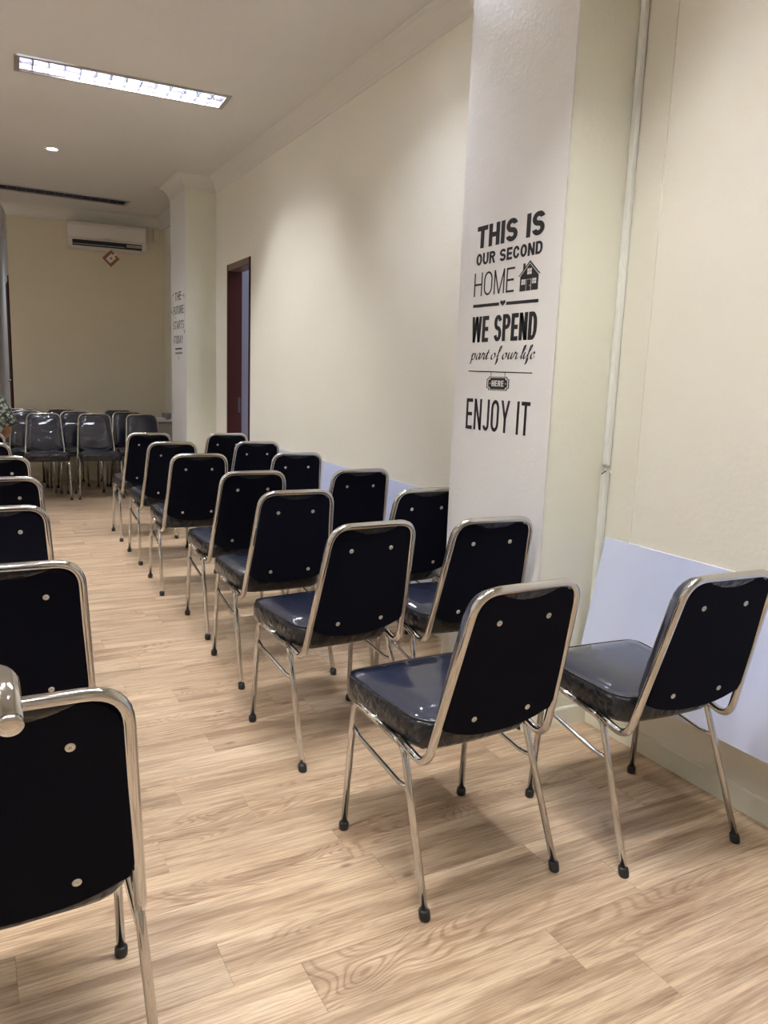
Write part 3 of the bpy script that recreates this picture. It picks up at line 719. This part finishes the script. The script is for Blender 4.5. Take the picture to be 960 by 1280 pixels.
# far pillar lettering
org2 = (X0, 7.78, 1.8)
t2 = thing('wall_lettering', 'small black lettering THE FUTURE STARTS TODAY on the far pillar', 'wall lettering', org2)
caps_text('word', 'THE', 7.915, 7.665, 2.025, 2.105, X0, (.60, .15, .13, .12), D, t2, org2)
caps_text('word', 'FUTURE', 7.985, 7.570, 1.895, 1.973, X0, (.60, .15, .13, .12), D, t2, org2)
caps_text('word', 'STARTS', 7.985, 7.560, 1.752, 1.831, X0, (.60, .15, .13, .12), D, t2, org2)
caps_text('word', 'TODAY', 7.960, 7.600, 1.612, 1.690, X0, (.60, .15, .13, .12), D, t2, org2)
poly('rule', [(7.921, 1.555), (7.638, 1.555), (7.638, 1.570), (7.921, 1.570)], X0, D, t2, org2)
for k in range(9):
    a = 7.912 - k*.0315; hgt = (.02, .016, .022, .018, .02, .016, .021, .017, .02)[k]
    poly('small_print', [(a, 1.511), (a-.022, 1.511), (a-.022, 1.511+hgt), (a, 1.511+hgt)], X0, D, t2, org2)
poly('small_print', [(7.787, 1.459), (7.772, 1.459), (7.772, 1.492), (7.787, 1.492)], X0, D, t2, org2)
def seg2(a, b_, w_=.004):
    d = Vector((b_[0]-a[0], b_[1]-a[1])).normalized(); n_ = Vector((-d.y, d.x))*w_/2
    poly('outline_stroke', [(a[0]+n_.x, a[1]+n_.y), (b_[0]+n_.x, b_[1]+n_.y), (b_[0]-n_.x, b_[1]-n_.y), (a[0]-n_.x, a[1]-n_.y)], X0-.0002, D, t2, org2)
for a, b_ in (((7.99, 2.09), (8.05, 1.94)), ((8.05, 1.93), (7.86, 1.845)), ((7.70, 2.075), (7.56, 2.055)), ((7.545, 2.04), (7.52, 1.73)), ((7.53, 1.72), (7.60, 1.745)), ((8.0, 1.88), (8.0, 1.65))): seg2(a, b_)
for a, b_ in ((7.985, 2.095), (8.065, 1.935), (7.545, 2.055), (7.525, 1.72), (7.98, 1.645)):
    poly('corner_mark', [(a-.016, b_-.018), (a+.016, b_-.010), (a+.004, b_+.022)], X0-.0003, D, t2, org2)

# ---------------------------------------------------------------- air conditioner and the card hanging from it
ax0, ax1 = .809*H, 1.455*H; az0, az1 = 2.700, 2.985; yb = YB((ax0+ax1)/2)
ac = thing('air_conditioner', 'white split air conditioner high on the back wall', 'air conditioner', ((ax0+ax1)/2, yb, az0), math.atan(-.12))
hw = (ax1-ax0)/2; hh = az1-az0
prf = [(0, .0), (-.10, .0), (-.155, .018), (-.185, .055), (-.198, .085), (-.205, .12), (-.205, hh-.05), (-.19, hh-.015), (-.16, hh), (0, hh)]
R = [[(x, a, b_) for a, b_ in prf] for x in (-hw, -hw+.006, hw-.006, hw)]
for i, s in ((0, .985), (3, .985)): R[i] = [(x, a*s, hh/2+(b_-hh/2)*s) for x, a, b_ in R[i]]
rings('casing', R, M['acwhite'], ac, smooth=False)
V = [(-hw+.05, -.150, .020), (hw-.05, -.150, .020), (hw-.05, -.199, .078), (-hw+.05, -.199, .078)]
V = [(a, b_-.006, c_-.001) for a, b_, c_ in V] + [(a, b_+.01, c_) for a, b_, c_ in V]
mesh('air_outlet', V, [(0, 1, 2, 3), (4, 7, 6, 5), (0, 4, 5, 1), (3, 2, 6, 7), (0, 3, 7, 4), (1, 5, 6, 2)], M['acdark'], ac)
box('louvre_flap', -hw+.055, hw-.24, -.197, -.190, .030, .036, M['steel'], ac, .001)
box('outlet_flap', hw-.22, hw-.055, -.200, -.192, .036, .068, M['greylam'], ac, .001)
box('front_seam', -hw+.004, hw-.004, -.2075, -.204, .094, .097, M['greylam'], ac)
box('badge', -.035, .035, -.2075, -.204, .104, .110, M['greylam'], ac)
cdx = 1.139*H; t = thing('hanging_card', 'small brown diamond card hanging under the air conditioner', 'card', (cdx, yb-.19, az0-.10), -.12)
s = .095
def diamond(s, y, nm, mt, dz=0, dx=0):
    bm = bmesh.new(); pts = [(dx, s+dz), (s+dx, dz), (dx, -s+dz), (-s+dx, dz)]
    a = [bm.verts.new((p[0], y, p[1])) for p in pts]; b_ = [bm.verts.new((p[0], y+.003, p[1])) for p in pts]
    bm.faces.new(a); bm.faces.new(b_[::-1])
    for i in range(4): bm.faces.new((a[i], a[(i+1) % 4], b_[(i+1) % 4], b_[i]))
    return from_bm(nm, bm, mt, t)
diamond(s, 0, 'card_border', M['brown'])
bm = bmesh.new()
o = box('card_paper', -.045, .045, -.003, 0, -.035, .035, M['paper'], t); o.rotation_euler = (0, -.785, 0)
o = box('card_mark', -.008, .012, -.0045, -.003, -.012, .010, M['brown'], t); o.rotation_euler = (0, -.785, 0)
o = box('card_corner', -.03, .016, -.0045, 0, -.012, .012, M['paper'], t); o.location = (.040, 0, .040); o.rotation_euler = (0, -.785, 0)
tube('card_string', [(0, .001, s-.006), (0, .02, s+.028)], .0015, M['paper'], t, 5)
# bracket stub on the wall, right of the unit
box_ = tag(box('pipe_cover', 1.52*H, 1.56*H, YB(1.54*H)-.05, YB(1.54*H)+.02, 2.86, 2.995, M['wallb']), 'short painted pipe cover high on the back wall beside the far pillar', 'pipe cover')

# ---------------------------------------------------------------- small white table with a tub behind the far pillar
tx0, tx1, ty0, ty1, tz = 1.425*H, XW-.01, 6.85*H, 7.25*H, .79
t = thing('side_table', 'small white topped table behind the far pillar', 'table', ((tx0+tx1)/2, (ty0+ty1)/2, 0))
wx, wy = (tx1-tx0)/2, (ty1-ty0)/2
box('table_top', -wx, wx, -wy, wy, tz-.025, tz, M['white'], t, .003)
box('front_panel', -wx+.02, wx-.02, -wy+.02, -wy+.035, .08, tz-.025, M['greylam'], t, .001)
box('side_panel', -wx+.005, -wx+.02, -wy+.02, wy-.02, 0, tz-.025, M['greylam'], t, .001)
box('side_panel', wx-.02, wx-.005, -wy+.02, wy-.02, 0, tz-.025, M['greylam'], t, .001)
t = thing('plastic_tub', 'clear plastic tub on the small white table', 'container', (1.52*H, 6.92*H, tz))
n = 20; R = [[(rr*math.cos(2*math.pi*k/n), rr*math.sin(2*math.pi*k/n), zz) for k in range(n)] for rr, zz in ((.04, .0), (.046, .004), (.055, .06), (.058, .062), (.058, .066), (.053, .066), (.044, .006))]
rings('tub_body', R, M['clear'], t)
R = [[(rr*math.cos(2*math.pi*k/n), rr*math.sin(2*math.pi*k/n), zz) for k in range(n)] for rr, zz in ((.060, .066), (.060, .071), (.045, .078), (.02, .080))]
rings('lid', R, M['clear'], t)
t = tag(box('paper_stack', 1.43*H, 1.50*H, 6.87*H, 6.98*H, tz, tz+.018, M['paper'], None, .002), 'low stack of white paper on the table behind the far pillar', 'paper')
t = tag(box('paper_box', 1.525*H, 1.60*H, 7.0*H, 7.12*H, tz, tz+.05, M['paper'], None, .003), 'small white box at the back of the table behind the far pillar', 'box')

# ---------------------------------------------------------------- chrome handle at the left edge, on a post that stands outside the picture
t = thing('stand_handle', 'thick brushed chrome tube end poking in from the left edge', 'handle', (-.42, .86, 0))
def rel(p): return (p[0]+.42, p[1]-.86, p[2])
e0 = Vector((.0180, .763, .985)); dirv = Vector((0, .94, .34)).normalized()
pts = fillet([rel(e0), rel(e0+dirv*.075), rel((-.20, .845, 1.015)), rel((-.42, .86, 1.0)), (0, 0, .03)], [0, .018, .03, .05, 0], 6)
tube('handle_tube', pts, .0125, M['chrome'], t, 20)
R = [[Vector(rel(e0)) - dirv*zz + Vector((1, 0, 0))*rr*math.cos(2*math.pi*k/20) + dirv.cross(Vector((1, 0, 0)))*rr*math.sin(2*math.pi*k/20) for k in range(20)] for rr, zz in ((.0127, -.004), (.0127, .001), (.0115, .0022), (.006, .0024))]
rings('end_cap', R, M['chrome'], t)
n = 24; R = [[(rr*math.cos(2*math.pi*k/n), rr*math.sin(2*math.pi*k/n), zz) for k in range(n)] for rr, zz in ((.15, 0), (.15, .012), (.13, .022), (.03, .034), (.016, .05))]
rings('base_plate', R, M['rubber'], t)

# ---------------------------------------------------------------- seated person (mostly beyond the left edge)
pX, pY = .012*H, 5.32*H
pt = thing('person', 'seated person in a patterned grey green shirt at the left edge', 'person', (pX, pY, 0))
def skin_mesh(name, chains, material, parent, sub=2, root=0):
    """chains: list of [(x,y,z,rx[,ry])...]; a vertex shared by position joins chains"""
    V = []; E = []; R = []; idx = {}
    for ch in chains:
        prev = None
        for p in ch:
            k = (round(p[0], 4), round(p[1], 4), round(p[2], 4))
            if k not in idx: idx[k] = len(V); V.append(p[:3]); R.append((p[3], p[4] if len(p) > 4 else p[3]))
            if prev is not None and prev != idx[k]: E.append((prev, idx[k]))
            prev = idx[k]
    me = bpy.data.meshes.new(name); me.from_pydata(V, E, []); ob = bpy.data.objects.new(name, me); C.objects.link(ob)
    sk = ob.modifiers.new('s', 'SKIN'); sk.use_smooth_shade = True
    for i, v in enumerate(me.skin_vertices[0].data): v.radius = R[i]; v.use_root = (i == root)
    ss = ob.modifiers.new('u', 'SUBSURF'); ss.levels = sub; ss.render_levels = sub
    dg = bpy.context.evaluated_depsgraph_get(); dg.update()
    m2 = bpy.data.meshes.new_from_object(ob.evaluated_get(dg)); bpy.data.objects.remove(ob)
    m2.materials.clear(); o = link(name, m2, material, parent, True); return o
sy = .17   # torso above the seat
def arm(s):
    sh = (s*.165, sy, 1.06); el = (s*.255, sy+.03, .80); wr = (s*.15, sy+.24, .66); pal = (s*.13, sy+.31, .645)
    ch = [[(0, sy, 1.10, .062), (s*.08, sy, 1.085, .055), (*sh, .052), (s*.215, sy+.01, .93, .044), (*el, .038), (s*.205, sy+.13, .73, .034), (*wr, .024, .022), (*pal, .034, .016)]]
    for k, (dx, ln) in enumerate(((-.028, .062), (-.009, .074), (.010, .070), (.028, .056))):
        a = (pal[0]+dx, pal[1]+.035, pal[2]-.002, .0095); b_ = (pal[0]+dx*1.1, pal[1]+.035+ln*.5, pal[2]-.008, .0088); c_ = (pal[0]+dx*1.1, pal[1]+.035+ln*.9, pal[2]-.030, .0075)
        ch.append([(*pal, .034, .016), a, b_, c_])
    ch.append([(*pal, .034, .016), (pal[0]-s*.038, pal[1]+.0, pal[2]-.004, .0105), (pal[0]-s*.052, pal[1]+.028, pal[2]-.010, .0085)])
    return ch
skin_ch = [[(0, sy, .95, .10), (0, sy, 1.10, .062), (0, sy+.005, 1.17, .052), (0, sy+.02, 1.235, .058, .07), (0, sy+.03, 1.31, .074, .092), (0, sy+.02, 1.385, .062, .075)]]
skin_ch += arm(1) + arm(-1)
bd = skin_mesh('body', skin_ch, M['skin'], pt)
# face details (looking toward the back wall)
def ball(name, c_, r_, mt, par, sc_=(1, 1, 1)):
    bm = bmesh.new(); bmesh.ops.create_uvsphere(bm, u_segments=16, v_segments=10, radius=r_)
    for v in bm.verts: v.co = Vector((v.co.x*sc_[0]+c_[0], v.co.y*sc_[1]+c_[1], v.co.z*sc_[2]+c_[2]))
    return from_bm(name, bm, mt, par, True)
for s in (-1, 1):
    e_ = ball('eye', (s*.031, sy+.108, 1.315), .012, M['eye'], pt, (1.2, .7, .8)); ball('iris', (s*.031, sy+.116, 1.315), .0055, M['iris'], e_, (1, .5, 1))
    ball('ear', (s*.078, sy+.02, 1.305), .03, M['skin'], pt, (.35, .6, 1))
    ball('eyebrow', (s*.032, sy+.112, 1.338), .02, M['hair'], pt, (1, .25, .22))
ball('nose', (0, sy+.125, 1.29), .017, M['skin'], pt, (.8, 1, 1.5)); ball('mouth', (0, sy+.112, 1.252), .022, M['lips'], pt, (1, .4, .35))
R = []; n = 24
for rr, zz, oy in ((.088, 1.27, -.03), (.096, 1.31, -.018), (.098, 1.35, -.008), (.090, 1.39, .0), (.066, 1.42, .005), (.03, 1.432, .005)):
    R.append([(rr*.92*math.cos(2*math.pi*k/n), sy+.012+oy+min(rr*1.1*math.sin(2*math.pi*k/n), .06 if zz < 1.36 else 1), zz) for k in range(n)])
rings('hair', R, M['hair'], pt)
# shirt: torso and two wide short sleeves
R = []
for rx, ry, zz, oy in ((.175, .135, .50, 0), (.18, .13, .60, 0), (.175, .12, .75, 0), (.185, .125, .90, 0), (.19, .118, 1.02, 0), (.165, .10, 1.085, 0), (.10, .075, 1.125, .0), (.068, .066, 1.14, .005), (.064, .062, 1.15, .005)):
    R.append([(rx*math.cos(2*math.pi*k/28), sy+oy+ry*math.sin(2*math.pi*k/28), zz+.0) for k in range(28)])
sh = rings('shirt', R, M['batik'], pt, cap1=False)
for s in (-1, 1):
    R = []; n = 20
    ax = [((.12, 0, 1.045), .068), ((.165, 0, 1.035), .078), ((.200, .005, .97), .078), ((.228, .01, .90), .080), ((.246, .018, .838), .083), ((.247, .018, .836), .078), ((.225, .01, .90), .070)]
    for i, ((x, y, z), rr) in enumerate(ax):
        d = Vector((.55, .05, -.3)).normalized() if i == 0 else (Vector((.4, .05, -.8)).normalized() if i < 3 else Vector((.17, .06, -.98)).normalized())
        d = Vector((s*d.x, d.y, d.z)); a_ = d.cross(Vector((0, 1, 0))).normalized(); b_ = d.cross(a_)
        R.append([Vector((s*x, sy+y, z)) + a_*rr*math.cos(2*math.pi*k/n) + b_*rr*.85*math.sin(2*math.pi*k/n) for k in range(n)])
    rings('sleeve', R, M['batik'], sh, cap0=True, cap1=False)
lg = []
for s in (-1, 1):
    lg.append([(0, sy, .585, .11, .09), (s*.09, sy+.02, .575, .085), (s*.11, sy+.22, .575, .078), (s*.12, sy+.42, .565, .062), (s*.12, sy+.45, .40, .054), (s*.12, sy+.47, .12, .042)])
skin_mesh('trousers', lg, M['trousers'], pt)
for s in (-1, 1):
    R = []
    for yy, rx, rz in ((sy+.41, .03, .035), (sy+.42, .04, .05), (sy+.50, .045, .045), (sy+.60, .048, .032), (sy+.66, .035, .022), (sy+.675, .015, .012)):
        R.append([(s*.125+rx*math.cos(2*math.pi*k/16), yy, max(0.001, rz+rz*math.sin(2*math.pi*k/16))) for k in range(16)])
    rings('shoe', R, M['rubber'], pt)
